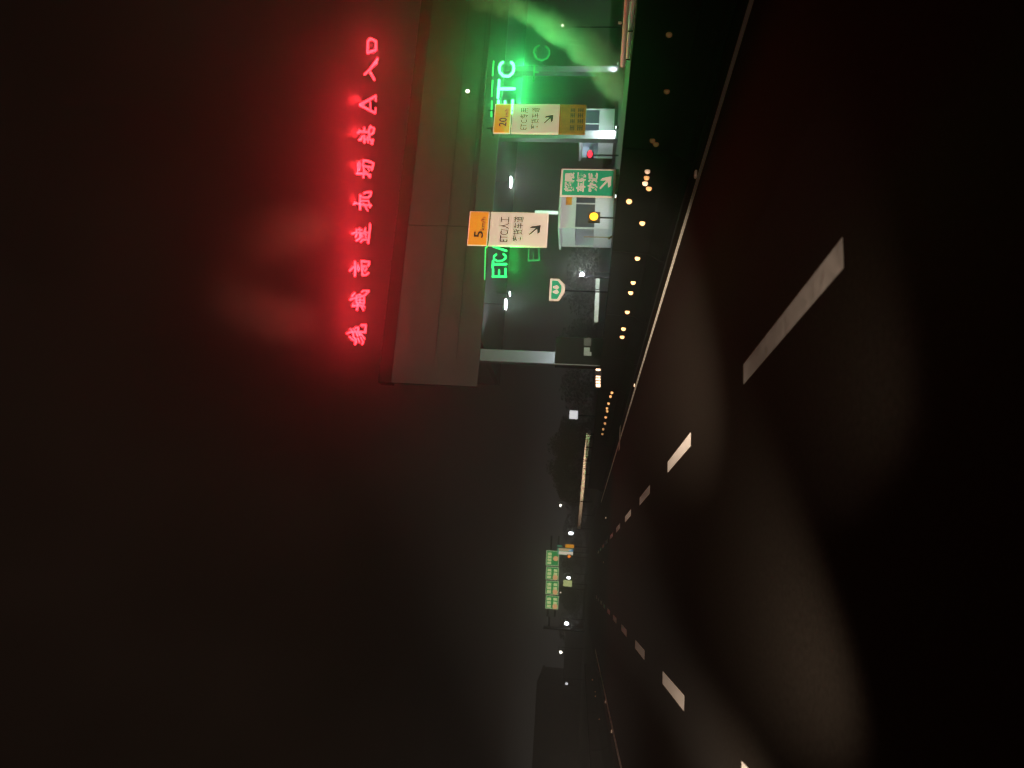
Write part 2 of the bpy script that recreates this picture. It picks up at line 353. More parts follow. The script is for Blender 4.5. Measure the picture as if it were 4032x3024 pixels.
s2 = lane_lettering('softer green ETC/ lettering beside the 5 km/h board', [SL, C2, T2, E2, R2, G2], [([(352,1180),(342,1580)],16),([(354,1190),(392,1152)],16)], 600, M_grn2, M_grnt, (900, 1560), ((0.03, 1.0, 0.14), 60))

M_ghost = mat('green_ghost', (0.03, 0.2, 0.08), 0.4, emit=((0.16, 1.0, 0.30), 0.16))  # ghost reflections in the windscreen, built as dim glowing letters
def ghost_letters(label, letters, oy, Y):
    t = thing('lane_lettering', label, 'illuminated sign', at(1800+letters[0][0][0][0][0]/3.16, oy+letters[0][0][0][0][1]/3.16, Y))
    for lst in letters:
        bm = bmesh.new(); strokes(bm, lst, 1800, oy, 3.16, Y, 0.05, 0.85); link('letter', bm, M_ghost, t)
    return t
ghost_letters('faint windscreen reflection of the TC letters, built as dim green letters beside the vapour', [[([(1015,250),(975,280),(956,340),(985,410),(1050,433),(1120,408),(1150,350),(1135,290),(1105,262)],32)], [([(962,485),(950,690)],26),([(960,580),(1010,580)],20)]], 100, 43.0)
ghost_letters('faint windscreen reflection of the letter E, built as a dim letter below the soft green ETC/', [[([(885,1345),(1028,1338)],26),([(890,1195),(886,1345)],20),([(1015,1200),(1022,1338)],18),([(950,1250),(950,1338)],14)]], 600, 43.0)

# ---------------------------------------------------------------- hanging boards
def arrow(X0, X1, Z0, Z1, Y):
    """arrow pointing down to the right inside the rectangle"""
    P = [(0.0, 0.93), (0.10, 1.0), (0.70, 0.42), (0.66, 0.98), (0.86, 0.78), (1.0, 0.0), (0.30, 0.05), (0.12, 0.25), (0.60, 0.30)]
    bm = bmesh.new(); prism(bm, [(X0+(X1-X0)*a, Z0+(Z1-Z0)*b) for a, b in P], Y, Y+0.004); return bm
def panel(bm, r, Y, bev=0.015, dep=0.05): box(bm, r[0], r[1], Y, Y+dep, r[2], r[3], bev=bev)
def inset(r, m): return (r[0]+m, r[1]-m, r[2]+m, r[3]-m)
YA = 38.9
def sub(r, u0, u1, v0, v1):
    """fraction of a rectangle: u left-right, v top-down"""
    return (r[0]+(r[1]-r[0])*u0, r[0]+(r[1]-r[0])*u1, r[3]-(r[3]-r[2])*v1, r[3]-(r[3]-r[2])*v0)
def board(label, rO, rW, speed, l1, l2, rN=None):
    t = thing('hanging_board', label, 'traffic sign', ((rO[0]+rO[1])/2, YA, rW[2]))
    f = 0.035
    for r in ((rO, rW) if rN is None else (rO, rW, rN)):
        bm = bmesh.new(); box(bm, r[0]-0.01, r[1]+0.01, YA+0.03, YA+0.09, r[2]-0.01, r[3]+0.01, bev=0.02); link('frame', bm, M_board if r is not rN else M_orange_d, t)
    a = link('speed_panel', bxm(*[q for q in (inset(rO, f)[0], inset(rO, f)[1], YA, YA+0.025, inset(rO, f)[2], inset(rO, f)[3])], bev=0.01), M_orange, t)
    b = link('direction_panel', bxm(inset(rW, f)[0], inset(rW, f)[1], YA, YA+0.025, inset(rW, f)[2], inset(rW, f)[3], bev=0.01), M_board, t)
    y = YA-0.006
    bms = [text_bm(speed[0], *sub(rO, 0.22, 0.22+speed[2], 0.30, 0.78), y, bold=0.02), text_bm(speed[1], *sub(rO, 0.24+speed[2], 0.82, 0.60, 0.84), y, bold=0.015)]
    link('number', merge(bms), M_black, t)
    bms = [text_bm(l1, *sub(rW, 0.12, 0.86, 0.16, 0.34), y, bold=0.012), text_bm(l2, *sub(rW, 0.14, 0.88, 0.40, 0.58), y, bold=0.012)]
    link('lettering', merge(bms), M_black, t)
    link('arrow', arrow(*sub(rW, 0.33, 0.64, 0.68, 0.88), y), M_black, t)
    if rN:
        link('notice_panel', bxm(inset(rN, f)[0], inset(rN, f)[1], YA, YA+0.025, inset(rN, f)[2], inset(rN, f)[3], bev=0.01), M_orange_d, t)
        bm = bmesh.new()
        for (v0, v1) in ((0.42, 0.58), (0.70, 0.90)):
            for (u0, u1) in ((0.12, 0.30), (0.36, 0.50), (0.55, 0.70), (0.74, 0.86)):
                q = sub(rN, u0, u1, v0, v1)
                for k in range(3):
                    w = (q[3]-q[2])/5; box(bm, q[0], q[1], y, y+0.004, q[2]+2*k*w, q[2]+2*k*w+w)
                xm = (q[0]+q[1])/2; box(bm, xm-0.02, xm+0.02, y-0.003, y+0.002, q[2], q[3])
        link('lettering', bm, M_black, t)
    bm = bmesh.new()
    for u in (0.2, 0.8):
        X = rO[0]+(rO[1]-rO[0])*u; box(bm, X-0.03, X+0.03, YA+0.092, YA+0.13, rW[2]+0.2, max(fz0+0.5, rO[3]-0.1)); box(bm, X-0.025, X+0.025, YA+0.132, YF-0.01 if X < seam else YF-0.13, fz0+0.2, fz0+0.27)
    link('bracket', bm, M_dark, t)
    return t
rO = rect(1845, 1922, 832, 966, YA); rW = rect(1928, 2156, 835, 970, YA); rW = (rO[0], rO[1], rW[2], rW[3])
board('orange and white 5 km/h lane board hanging beside the soft green ETC/ lettering', rO, rW, ('5', 'km/h', 0.20), 'ETC/人工', '客货车道')
rO = rect(1946, 2011, 408, 524, YA); rW = rect(2017, 2201, 408, 524, YA); rN = rect(2203, 2306, 408, 524, YA)
rW = (rO[0], rO[1], rW[2], rW[3]); rN = (rO[0], rO[1], rN[2], rN[3])
board('taller 20 km/h lane board with a dull orange notice at its foot', rO, rW, ('20', 'km/h', 0.30), 'ETC专用', '客货车道', rN)

# ---------------------------------------------------------------- green board in front of the booth
YG = 36.5
r = rect(2208, 2422, 665, 776, YG)
t = thing('direction_board', 'green board with pale border, three lines of characters and an arrow, before the booth', 'traffic sign', ((r[0]+r[1])/2, YG, 0.28))
link('border', bxm(r[0], r[1], YG, YG+0.05, r[2], r[3], bev=0.03), M_board, t)
i_ = inset(r, 0.085); link('panel', bxm(i_[0], i_[1], YG-0.012, YG-0.001, i_[2], i_[3]), M_greens, t)
y = YG-0.018
link('lettering', merge([text_bm('超限', *sub(r, 0.17, 0.86, 0.07, 0.25), y, bold=0.03), text_bm('车辆', *sub(r, 0.17, 0.86, 0.29, 0.46), y, bold=0.03), text_bm('劝返', *sub(r, 0.17, 0.86, 0.50, 0.68), y, bold=0.03)]), M_board, t)
link('arrow', arrow(*sub(r, 0.28, 0.74, 0.72, 0.93), y), M_board, t)
for u in (0.2, 0.8):
    X = r[0]+(r[1]-r[0])*u; link('post', cym((X, YG+0.09, 0.0), (X, YG+0.09, r[3]-0.1), 0.035), M_dark, t)

# small green shield sign
YS = 38.0
r = rect(2164, 2224, 1098, 1185, YS)
t = thing('shield_sign', 'small green shield-shaped sign with pale border and two pale marks', 'traffic sign', ((r[0]+r[1])/2, YS, 0.28))
def shield(q):
    return [(q[0], q[3]), (q[1], q[3]), (q[1], q[2]+0.42*(q[3]-q[2])), (q[0]+0.72*(q[1]-q[0]), q[2]), (q[0]+0.40*(q[1]-q[0]), q[2]), (q[0], q[2]+0.36*(q[3]-q[2]))]
bm = bmesh.new(); prism(bm, shield(r), YS, YS+0.04); link('border', bm, M_board, t)
i_ = inset(r, 0.10); bm = bmesh.new(); prism(bm, shield((i_[0], i_[1], i_[2]+0.08, i_[3])), YS-0.01, YS-0.001); link('panel', bm, M_greens, t)
bm = bmesh.new()
for u0 in (0.30, 0.51):
    q = sub(r, u0, u0+0.19, 0.22, 0.62); xm = (q[0]+q[1])/2
    prism(bm, [(xm-0.03, q[3]), (xm+0.04, q[3]), (q[1], q[2]+0.45*(q[3]-q[2])), (q[1]-0.02, q[2]+0.25*(q[3]-q[2])), (xm, q[2]), (q[0], q[2]+0.35*(q[3]-q[2]))], YS-0.02, YS-0.012)
link('mark', bm, M_board, t)
X = (r[0]+r[1])/2; link('post', cym((X, YS+0.08, 0.0), (X, YS+0.08, r[3]-0.05), 0.04), M_dark, t)

# ---------------------------------------------------------------- toll booths
def booth(label, X0, X1, Y0, Y1, zb, zt, lit):
    t = thing('toll_booth', label, 'toll booth', ((X0+X1)/2, (Y0+Y1)/2, zb))
    link('plinth', bxm(X0-0.25, X1+0.25, Y0-0.6, Y1+0.6, 0.28, zb), M_conc, t)
    w = X1-X0
    bm = bmesh.new()
    sill, head = zb+1.05, zb+2.15
    box(bm, X0, X1, Y0, Y1, zb, sill); box(bm, X0, X1, Y0, Y1, head, zt)
    link('wall', bm, M_white, t)
    for (a, b) in ((X0, X0+0.08), (X0+w*0.48, X0+w*0.48+0.06), (X1-0.08, X1)):
        for (c, d) in ((Y0+0.01, Y0+0.09), (Y1-0.09, Y1-0.01)):
            link('window_post', bxm(a, b, c, d, sill, head), M_white, t)
    for (a, b) in ((X0+0.085, X0+w*0.48-0.005), (X0+w*0.48+0.065, X1-0.085)):
        link('window', bxm(a, b, Y0+0.04, Y0+0.055, sill, head), M_glass, t)
    link('back_panel', bxm(X0+0.09, X1-0.09, Y1-0.12, Y1-0.095, sill, head), mat('booth_blue', (0.30, 0.36, 0.46), 0.6), t)
    link('roof', bxm(X0-0.12, X1+0.12, Y0-0.2, Y1+0.2, zt, zt+0.14, bev=0.02), M_white, t)
    link('notice', bxm(X0+w*0.45, X0+w*0.66, Y0-0.012, Y0-0.002, head+0.25, head+0.6), M_orange_d, t)
    return t
YB = 40.5
bx0, bx1 = at(2300, 899, YB).x, at(2300, 700, YB).x
zt = at(2210, 830, YB).z
booth('white toll booth with an amber lamp at its window behind the green board', bx0, bx1, YB, YB+2.6, 0.5, zt, True)
YB2 = 47.5
bx0b, bx1b = at(2350, 545, YB2).x, at(2350, 468, YB2).x
booth('far white toll booth beside the pillar under the 20 km/h board', bx0b, bx1b+0.8, YB2, YB2+2.6, 0.5, at(2290, 500, YB2).z, True)

# signals
def lamp_disc(name, label, cat, x, y, Y, rad, m, post=True, zb=0.28, hx=1.0, gl=None):
    p = at(x, y, Y)
    t = thing(name, label, cat, (p.x, Y, zb))
    link('housing', bxm(p.x-rad*1.3, p.x+rad*1.3, Y+0.01, Y+0.2, p.z-rad*1.5, p.z+rad*1.3, bev=0.02), M_dark, t)
    bm = bmesh.new(); cyl(bm, (p.x, Y-0.03, p.z), (p.x, Y+0.005, p.z), rad, seg=20)
    bmesh.ops.scale(bm, vec=(hx, 1, 1), space=Matrix.Translation((-p.x, -Y, -p.z)), verts=bm.verts[:])
    le = link('lens', bm, m, t)
    if gl: glow(le, p+Vector((0, -0.3, 0)), gl[0], gl[1], 0.1)
    if post: link('post', cym((p.x, Y+0.1, zb), (p.x, Y+0.1, p.z-rad*1.5), 0.045), M_dark, t)
    return t
lamp_disc('warning_lamp', 'round amber warning lamp glowing in front of the toll booth window', 'signal lamp', 2338, 853, 39.2, 0.235, M_amber, gl=((1.0, 0.5, 0.05), 28))
lamp_disc('lane_signal', 'small red lane signal between the 20 km/h board and the green board', 'signal lamp', 2323, 607, 42.0, 0.15, M_redl, hx=1.7)

# ---------------------------------------------------------------- lamps of the plaza
def bar_lamp(label, x, y, Y, w, h, tilt, energy, col=(0.9, 0.96, 1.0)):
    p = at(x, y, Y)
    t = thing('ceiling_light', label, 'ceiling light', tuple(p))
    link('housing', bxm(p.x-w/2-0.04, p.x+w/2+0.04, Y-0.25, Y+0.25, p.z+0.03, p.z+0.14, bev=0.02), M_dark, t)
    link('diffuser', bxm(p.x-w/2, p.x+w/2, Y-0.22, Y+0.22, p.z-h/2, p.z+0.025, bev=0.015), M_lamp, t)
    link('hanger', bxm(p.x-0.02, p.x+0.02, Y-0.02, Y+0.02, p.z+0.141, fz0+0.92), M_dark, t)
    L = bpy.data.lights.new('lamp_light', 'AREA'); L.energy = energy; L.color = col; L.shape = 'RECTANGLE'; L.size = 0.5; L.size_y = 0.4
    o = bpy.data.objects.new('lamp_light', L); COL.objects.link(o); o.location = (p.x, Y, p.z-h/2-0.03); o.parent = t; o.matrix_parent_inverse = Matrix.Translation(-p)
    return t
bar_lamp('bar lamp under the canopy above the green board', 2010, 717, 46, 0.62, 0.16, 0, 260)
bar_lamp('bar lamp under the left end of the canopy', 1990, 1198, 44, 0.55, 0.16, 0, 110)
bar_lamp('tiny lamp deep under the canopy above the shield sign', 2007, 1157, 52, 0.22, 0.10, 0, 20)
r = rect(2106, 2198, 829, 841, 43.0)
t = thing('glow_strip', 'upright pale glowing strip standing above the toll booth beside the 5 km/h board', 'strip light', ((r[0]+r[1])/2, 43.0, r[2]))
link('tube', bxm(r[0], r[1], 43.0, 43.1, r[2], r[3], bev=0.03), mat('strip_face', (0.8, 0.8, 0.85), 0.4, emit=((0.86, 0.88, 0.95), 0.78)), t)  # pale upright strip given its own glow
link('back_rail', bxm((r[0]+r[1])/2-0.03, (r[0]+r[1])/2+0.03, 43.11, 43.16, r[2]-1.0, fz0+0.9), M_dark, t)
def flood(label, x, y, Y, r, m, energy=0, back=True):
    p = at(x, y, Y)
    t = thing('floodlight', label, 'floodlight', tuple(p))
    bm = bmesh.new(); ball(bm, p, r, r*0.5, r); link('lens', bm, m, t)
    link('housing', bxm(p.x-r*1.1, p.x+r*1.1, Y+r*0.45, Y+r*0.45+0.12, p.z-r*1.1, p.z+r*1.1, bev=0.02), M_dark, t)
    if back: link('bracket', cym((p.x, Y+r*0.5+0.1, p.z-0.02), (p.x, Y+r*0.5+0.6, p.z-0.02), 0.03), M_dark, t)
    if energy:
        L = bpy.data.lights.new('lamp_light', 'POINT'); L.energy = energy; L.color = (0.93, 0.97, 1.0); L.shadow_soft_size = 0.12
        o = bpy.data.objects.new('lamp_light', L); COL.objects.link(o); o.location = (p.x, Y-r-0.15, p.z); o.parent = t; o.matrix_parent_inverse = Matrix.Translation(-p)
    return t
flood('small white floodlight on the canopy fascia above the 20 km/h board', 1841, 359, YF-0.6, 0.11, M_lampw)
fl = flood('glaring white floodlight on a short pole right of the shield sign', 2292, 1081, 41.0, 0.12, M_lamp, 130, back=False)
p = at(2292, 1081, 41.0); link('post', cym((p.x, 41.2, 0.28), (p.x, 41.2, p.z-0.14), 0.04), M_dark, fl)
fp = flood('white point lamp high at the edge of the plaza beyond the vapour', 2215, 100, 50, 0.11, M_lampw, back=False)
p = at(2215, 100, 50); link('post', cym((p.x, 50.2, 0.28), (p.x, 50.2, p.z-0.12), 0.05), M_dark, fp)
# unseen low lamps added to light the pillars and booths
def washer(label, X, Y, z, energy):
    t = thing('added_ground_light', label, 'added light', (X, Y, z))
    link('body', cym((X, Y, z), (X, Y, z+0.16), 0.12, 0.09), M_dark, t)
    link('lens', cym((X, Y, z+0.161), (X, Y, z+0.18), 0.08, 0.08), M_lamp, t)
    L = bpy.data.lights.new('lamp_light', 'SPOT'); L.energy = energy; L.color = (0.86, 0.93, 1.0); L.shadow_soft_size = 0.08; L.spot_size = math.radians(150); L.spot_blend = 1.0
    o = bpy.data.objects.new('lamp_light', L); COL.objects.link(o); o.location = (X, Y, z+0.22); o.rotation_euler = (math.radians(150), 0, 0); o.parent = t; o.matrix_parent_inverse = Matrix.Translation(-t.location)
washer('unseen added light at the foot of the pillar by the far toll booth', pil[0][0]+0.2, pil[0][1]-0.8, 0.28, 2600)
washer('unseen added light at the foot of the pillar near the plaza edge', pil[1][0], pil[1][1]-0.8, 0.28, 2000)
washer('unseen added light at the foot of the pillar at the canopy end', pil[2][0], pil[2][1]-0.72, 0.28, 9000)
washer('unseen added light before the toll booth with the amber lamp', (bx0+bx1)/2-0.6, YB-2.0, 0.28, 230)

# cabinet that hides the foot of the end pillar, and small plaza furniture
YC = 42.0
r = rect(2186, 2392, 1330, 1436, YC)
t = thing('equipment_cabinet', 'tall dark equipment cabinet in front of the end pillar with pale stickers', 'cabinet', ((r[0]+r[1])/2, YC, 0.28))
link('body', bxm(r[0], r[1], YC, YC+0.9, 0.28, r[3], bev=0.02), M_dark, t)
link('edge_strip', bxm(r[0]-0.03, r[0]-0.002, YC-0.02, YC+0.06, 0.28, r[3]), M_white, t)
q = rect(2299, 2329, 1368, 1400, YC-0.03); bm = bmesh.new()
box(bm, q[0], q[1], YC-0.02, YC-0.004, q[2]+0.25*(q[3]-q[2]), q[3]); box(bm, q[0], q[0]+0.45*(q[1]-q[0]), YC-0.02, YC-0.004, q[2], q[2]+0.24*(q[3]-q[2]))
link('sticker', bm, M_white, t)
q = rect(2299, 2327, 1331, 1361, YC-0.03); link('sticker', bxm(q[0], q[1], YC-0.02, YC-0.004, q[2], q[3]), M_grey, t)

YW = 42.5
r = rect(2343, 2359, 1097, 1269, YW)
t = thing('barrier_arm', 'white lowered lane barrier arm with one dark joint left of the glaring floodlight', 'barrier arm', (r[1], YW, 0.28))
xm = r[0]+(r[1]-r[0])*0.745
M_arm = mat('arm_white', (0.72, 0.74, 0.78), 0.45, var=0.05)
bm = bmesh.new(); box(bm, r[0], xm-0.03, YW-0.04, YW+0.04, r[2], r[3], bev=0.015); box(bm, xm+0.03, r[1], YW-0.04, YW+0.04, r[2]+0.02, r[3]+0.02, bev=0.015); link('arm', bm, M_arm, t)
link('joint', bxm(xm-0.029, xm+0.029, YW-0.03, YW+0.03, r[2]+0.02, r[3]), M_dark, t)
link('pedestal', bxm(r[1]+0.05, r[1]+0.35, YW-0.15, YW+0.15, 0.28, r[3]+0.12, bev=0.03), M_dark, t)
link('rest_post', cym((r[0]+0.15, YW+0.06, 0.28), (r[0]+0.15, YW+0.06, r[2]-0.005), 0.03), M_dark, t)

YY = 38.6
p0, p1 = at(2298, 932, YY), at(2426, 936, YY)
t = thing('height_post', 'thin pale yellow post beside the toll booth corner', 'bollard', (p0.x, YY, 0.28))
link('pole', cym((p1.x, YY, 0.2), (p0.x, YY, p0.z), 0.03), mat('pale_yellow', (0.30, 0.27, 0.12), 0.6), t)
link('collar', cym((p1.x-0.09, YY, 0.75), (p1.x+0.09, YY, 0.55), 0.055), mat('pale_yellow', (0.30, 0.27, 0.12), 0.6), t)

# fallen-in pieces seen at the plaza edge: double guide rail
t = thing('guide_rail', 'pale double guide rail running into the dark at the plaza edge', 'guide rail', (14, 27, 0.28))
a0, a1 = at(2452, 258, 30), at(2470, 0, 26.5)
b0, b1 = at(2468, 232, 30), at(2494, 0, 26.5)
d0 = (a1-a0)*0.6; d1 = (b1-b0)*0.6
M_rail = sheeting('rail_paint', (0.55, 0.62, 0.62), 5.0, 0.15)
for (q0, q1) in ((a0, a1+d0), (b0, b1+d1)):
    bm = bmesh.new(); cyl(bm, q0, q1, 0.11, seg=12); link('rail', bm, M_rail, t)
for k in (0.1, 0.55, 1.0, 1.5):
    q = a0+(a1-a0)*k; link('post', cym((q.x, q.y, 0.0), (q.x, q.y, q.z-0.08), 0.04), M_dark, t)
q0, q1 = at(2446, 84, 29), at(2438, 124, 29.5)
t = thing('marker_post', 'short pale marker panel just above the double guide rail', 'marker post', (q0.x, 29, 0.28))
link('panel', bxm(min(q0.x, q1.x), max(q0.x, q1.x), 29.0, 29.04, q1.z-0.07, q1.z+0.07, bev=0.01), M_rail, t)
link('post', cym(((q0.x+q1.x)/2, 29.08, 0.0), ((q0.x+q1.x)/2, 29.08, q1.z-0.05), 0.03), M_dark, t)

# ---------------------------------------------------------------- roadside barriers
XB = 6.75
def barrier(label, X, a, b, top, side):
    t = thing('roadside_barrier', label, 'barrier', (X, (a+b)/2, 0))
    bm = bmesh.new(); k = a
    while k < b:
        # precast block with sloped face
        prof = [(X-0.28, 0.0), (X-0.28, 0.12), (X-0.12, 0.38), (X-0.08, top), (X+0.08, top), (X+0.12, 0.38), (X+0.28, 0.12), (X+0.28, 0.0)]
        prism(bm, prof, k+0.02, min(k+3.98, b)); k += 4
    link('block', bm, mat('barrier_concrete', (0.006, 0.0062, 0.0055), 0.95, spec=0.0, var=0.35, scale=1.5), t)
    return t
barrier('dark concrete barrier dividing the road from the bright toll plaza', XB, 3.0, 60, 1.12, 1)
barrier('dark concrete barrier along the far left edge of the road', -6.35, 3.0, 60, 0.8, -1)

def small_reflector(i, total, label, x, y, X, m, grp, sx=0.055, sz=0.04):
    # on the face of the barrier at X: distance follows from the lateral offset
    d = ray(x, y); k = (X-EYE.x)/d.x; p = EYE+d*k
    bm = bmesh.new(); ball(bm, (0, 0, 0), sx, 0.02, sz, sub=2)
    o = link('reflector', bm, m); o.location = p
    tag(o, label, 'reflector', grp); return o
dots = [(2634,137),(2625,360),(2569,554),(2583,568),(2549,675),(2546,700),(2540,722),(2555,742),(2477,793),(2529,878),(2510,1017),(2493,1112),(2483,1152),(2470,1228),(2455,1294),(2450,1326)]
big = {0: (0.05, 0.055), 1: (0.05, 0.055)}
for i, (x, y) in enumerate(dots):
    sx = 0.042+0.0016*i; 
    small_reflector(i, len(dots), '%s amber reflector counted from the near end of the plaza barrier' % ORD[i], x, y, XB-0.13, M_refl if i not in (4, 6) else M_reflp, 'amber reflectors on the plaza barrier', sx, sx*0.95)
dots2 = [(2409,1545),(2404,1560),(2396,1588),(2390,1607),(2391,1618),(2385,1642),(2382,1666),(2375,1689),(2372,1708)]
for i, (x, y) in enumerate(dots2):
    small_reflector(i, 9, '%s small amber reflector of the far row before the slatted rail' % ORD[i], x, y, XB-0.13, M_refl, 'far row of small amber reflectors', 0.075, 0.05)
dl = [(2333,2678),(2344,2727),(2345,2744),(2360,2836),(2378,2934),(2391,2972)]
for i, (x, y) in enumerate(reversed(dl)):
    small_reflector(i, 6, '%s amber reflector from the near end of the left barrier' % ORD[i], x, y, -6.35+0.13, M_refl, 'amber reflectors on the left barrier', 0.06, 0.035)

def stud(label, p, grp):
    bm = bmesh.new(); box(bm, -0.05, 0.05, -0.05, 0.05, 0, 0.035, bev=0.012)
    o = link('road_stud', bm, M_reflp); o.location = (p.x, p.y, 0.006); tag(o, label, 'road stud', grp)
for i, (x, y) in enumerate([(2448,3016),(2411,2852),(2386,2750)]):
    p = gnd(x, y); p.x = XLE-0.16; stud('%s pale road stud beside the left edge line' % ORD[i], p, 'studs along the left edge line')
for i, (x, y) in enumerate([(2745,692),(2500,1538)]):
    p = gnd(x, y); p.x = XRE+0.15; stud('%s pale road stud beside the right edge line' % ORD[i], p, 'studs along the right edge line')
for i, (x, y) in enumerate([(2387,2039),(2377,2214)]):
    p = gnd(x, y); stud('%s lone road stud far ahead on the carriageway' % ('nearer' if i == 0 else 'farther'), p, 'lone studs far ahead')

# chevron stack at the barrier end
YK = 23.5
t = thing('chevron_marker', 'stack of pale reflective bands marking the barrier end by the cabinet', 'marker post', (XB, YK, 1.0))
bm = bmesh.new()
d = []
for (y0, y1) in ((1452, 1460), (1480, 1486), (1490, 1497), (1501, 1509), (1512, 1524)):
    r = rect(2346, 2364, y0, y1, YK); link('band', bxm(r[0], r[1], YK-0.02, YK+0.02, r[2], r[3], bev=0.01), M_reflp, t)
r = rect(2346, 2364, 1452, 1524, YK); link('backing', bxm(r[0]-0.02, r[1]+0.02, YK+0.021, YK+0.05, r[2]-0.03, r[3]+0.03), M_dark, t)
link('post', cym(((r[0]+r[1])/2, YK+0.09, 1.11), ((r[0]+r[1])/2, YK+0.09, r[3]), 0.03), M_dark, t)

# slatted reflective rail far ahead
t = thing('slatted_rail', 'long rail of tiny glinting slats receding towards the gantry', 'guardrail', (10, 70, 0))
M_slat = sheeting('slat_reflector', (0.85, 0.68, 0.52), 9.0, 0.6, 0.15)
A, B = (2318, 1705, 62.0), (2280, 2080, 105.0)
yy = 1708.0
while yy < 2080:
    u = (yy-1705)/375; Yk = A[2]+(B[2]-A[2])*u; xk = A[0]+(B[0]-A[0])*(u**0.85)
    p = at(xk, yy, Yk); h = 15*Yk/F*0.5*(1-0.35*u); st = 6.6 if yy < 1840 else 4.0
    w = st*0.5*Yk/F*0.5
    link('slat', bxm(p.x-w, p.x+w, Yk-0.03, Yk+0.03, p.z-h, p.z+h), M_slat, t)
    yy += st
for k in range(8):
    u = k/7; Yk = A[2]+(B[2]-A[2])*u; p = at(A[0]+(B[0]-A[0])*(u**0.85), 1708+372*u, Yk)
    link('post', cym((p.x, Yk+0.1, 0), (p.x, Yk+0.1, p.z+0.1), 0.05, seg=6), M_dark, t)

# ---------------------------------------------------------------- far gantry
YT = 150.0
t = thing('sign_gantry', 'far road gantry carrying four green direction panels in a row', 'sign gantry', (0, YT, 0))
rows = [(2168, 2228, 0), (2232, 2283, 1), (2287, 2341, 2), (2345, 2398, 3)]
M_chy = mat('char_pale', (0.62, 0.66, 0.30), 0.5); M_cho = mat('char_orange', (0.85, 0.45, 0.22), 0.5)
M_gs = mat('gantry_green', (0.03, 0.34, 0.12), 0.5, var=0.12, scale=1, emit=((0.05, 0.5, 0.12), 0.5)); M_gb = mat('gantry_border', (0.60, 0.70, 0.42), 0.5, emit=((0.45, 0.6, 0.3), 0.75))  # panels given a glow in place of light falling on them
M_chy = mat('gantry_char', (0.62, 0.66, 0.30), 0.5, emit=((0.62, 0.7, 0.3), 0.9)); M_cho = mat('gantry_symbol', (0.85, 0.45, 0.22), 0.5, emit=((1.0, 0.5, 0.22), 0.75))  # characters and symbols brightened by the same added glow
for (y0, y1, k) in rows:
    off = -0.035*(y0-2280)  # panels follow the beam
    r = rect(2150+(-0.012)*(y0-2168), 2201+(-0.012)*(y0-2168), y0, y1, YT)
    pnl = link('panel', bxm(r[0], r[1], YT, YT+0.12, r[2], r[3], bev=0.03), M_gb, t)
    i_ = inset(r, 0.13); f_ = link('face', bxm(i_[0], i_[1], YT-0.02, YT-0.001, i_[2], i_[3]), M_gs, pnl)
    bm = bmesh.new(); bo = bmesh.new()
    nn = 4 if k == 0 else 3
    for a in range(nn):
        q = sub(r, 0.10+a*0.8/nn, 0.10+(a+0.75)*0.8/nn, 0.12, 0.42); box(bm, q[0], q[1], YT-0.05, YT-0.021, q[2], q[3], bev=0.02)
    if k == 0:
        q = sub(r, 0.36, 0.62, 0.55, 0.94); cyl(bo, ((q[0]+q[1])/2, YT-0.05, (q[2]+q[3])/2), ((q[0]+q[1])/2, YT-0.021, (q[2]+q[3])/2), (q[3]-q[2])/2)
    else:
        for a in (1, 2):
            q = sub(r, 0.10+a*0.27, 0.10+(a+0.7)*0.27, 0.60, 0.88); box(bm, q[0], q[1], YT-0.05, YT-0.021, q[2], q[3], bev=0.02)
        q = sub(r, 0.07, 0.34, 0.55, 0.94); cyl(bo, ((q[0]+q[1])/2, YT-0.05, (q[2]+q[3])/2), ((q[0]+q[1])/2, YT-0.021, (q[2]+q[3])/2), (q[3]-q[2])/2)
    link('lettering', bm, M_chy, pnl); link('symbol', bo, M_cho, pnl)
zt_ = at(2150, 2280, YT).z
gx0, gx1 = at(2180, 2430, YT).x, at(2180, 2130, YT).x
bm = bmesh.new(); cyl(bm, (gx0, YT+0.5, zt_-0.6), (gx1+1, YT+0.5, zt_-0.6), 0.18); cyl(bm, (gx0, YT+0.5, zt_-2.0), (gx1+1, YT+0.5, zt_-2.0), 0.18); link('beam', bm, M_dark, t)
link('post', cym((gx0-2, YT+0.5, 0), (gx0-2, YT+0.5, zt_), 0.3), M_dark, t)
bm = bmesh.new(); cyl(bm, (gx0-2, YT+0.5, zt_-1.0), (gx0, YT+0.5, zt_-1.0), 0.2); link('bracket', bm, M_dark, t)

def far_sign(label, x0, x1, y0, y1, Y, m, extra=None):
    r = rect(x0, x1, y0, y1, Y); t = thing('roadside_sign', label, 'traffic sign', ((r[0]+r[1])/2, Y, 0))
    link('panel', bxm(r[0], r[1], Y, Y+0.06, r[2], r[3], bev=0.05), m, t)
    link('post', cym(((r[0]+r[1])/2, Y+0.12, 0), ((r[0]+r[1])/2, Y+0.12, r[3]-0.1), 0.07), M_dark, t)
    if extra:
        for (nm, a, mm) in extra:
            q = rect(*a, Y); link(nm, bxm(q[0], q[1], Y-0.03, Y-0.002, q[2], q[3], bev=0.01), mm, t)
    return t
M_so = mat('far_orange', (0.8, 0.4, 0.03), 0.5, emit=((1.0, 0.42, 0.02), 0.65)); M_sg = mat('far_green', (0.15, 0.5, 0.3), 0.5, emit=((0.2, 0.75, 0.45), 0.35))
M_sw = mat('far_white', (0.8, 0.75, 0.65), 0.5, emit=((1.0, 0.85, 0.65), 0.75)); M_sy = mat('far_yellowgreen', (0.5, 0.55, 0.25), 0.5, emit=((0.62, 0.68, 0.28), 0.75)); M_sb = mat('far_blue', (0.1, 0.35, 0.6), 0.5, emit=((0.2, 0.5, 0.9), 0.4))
far_sign('small plain orange sign at the right of the far green gantry', 2226, 2260, 2144, 2157, 132, M_so)
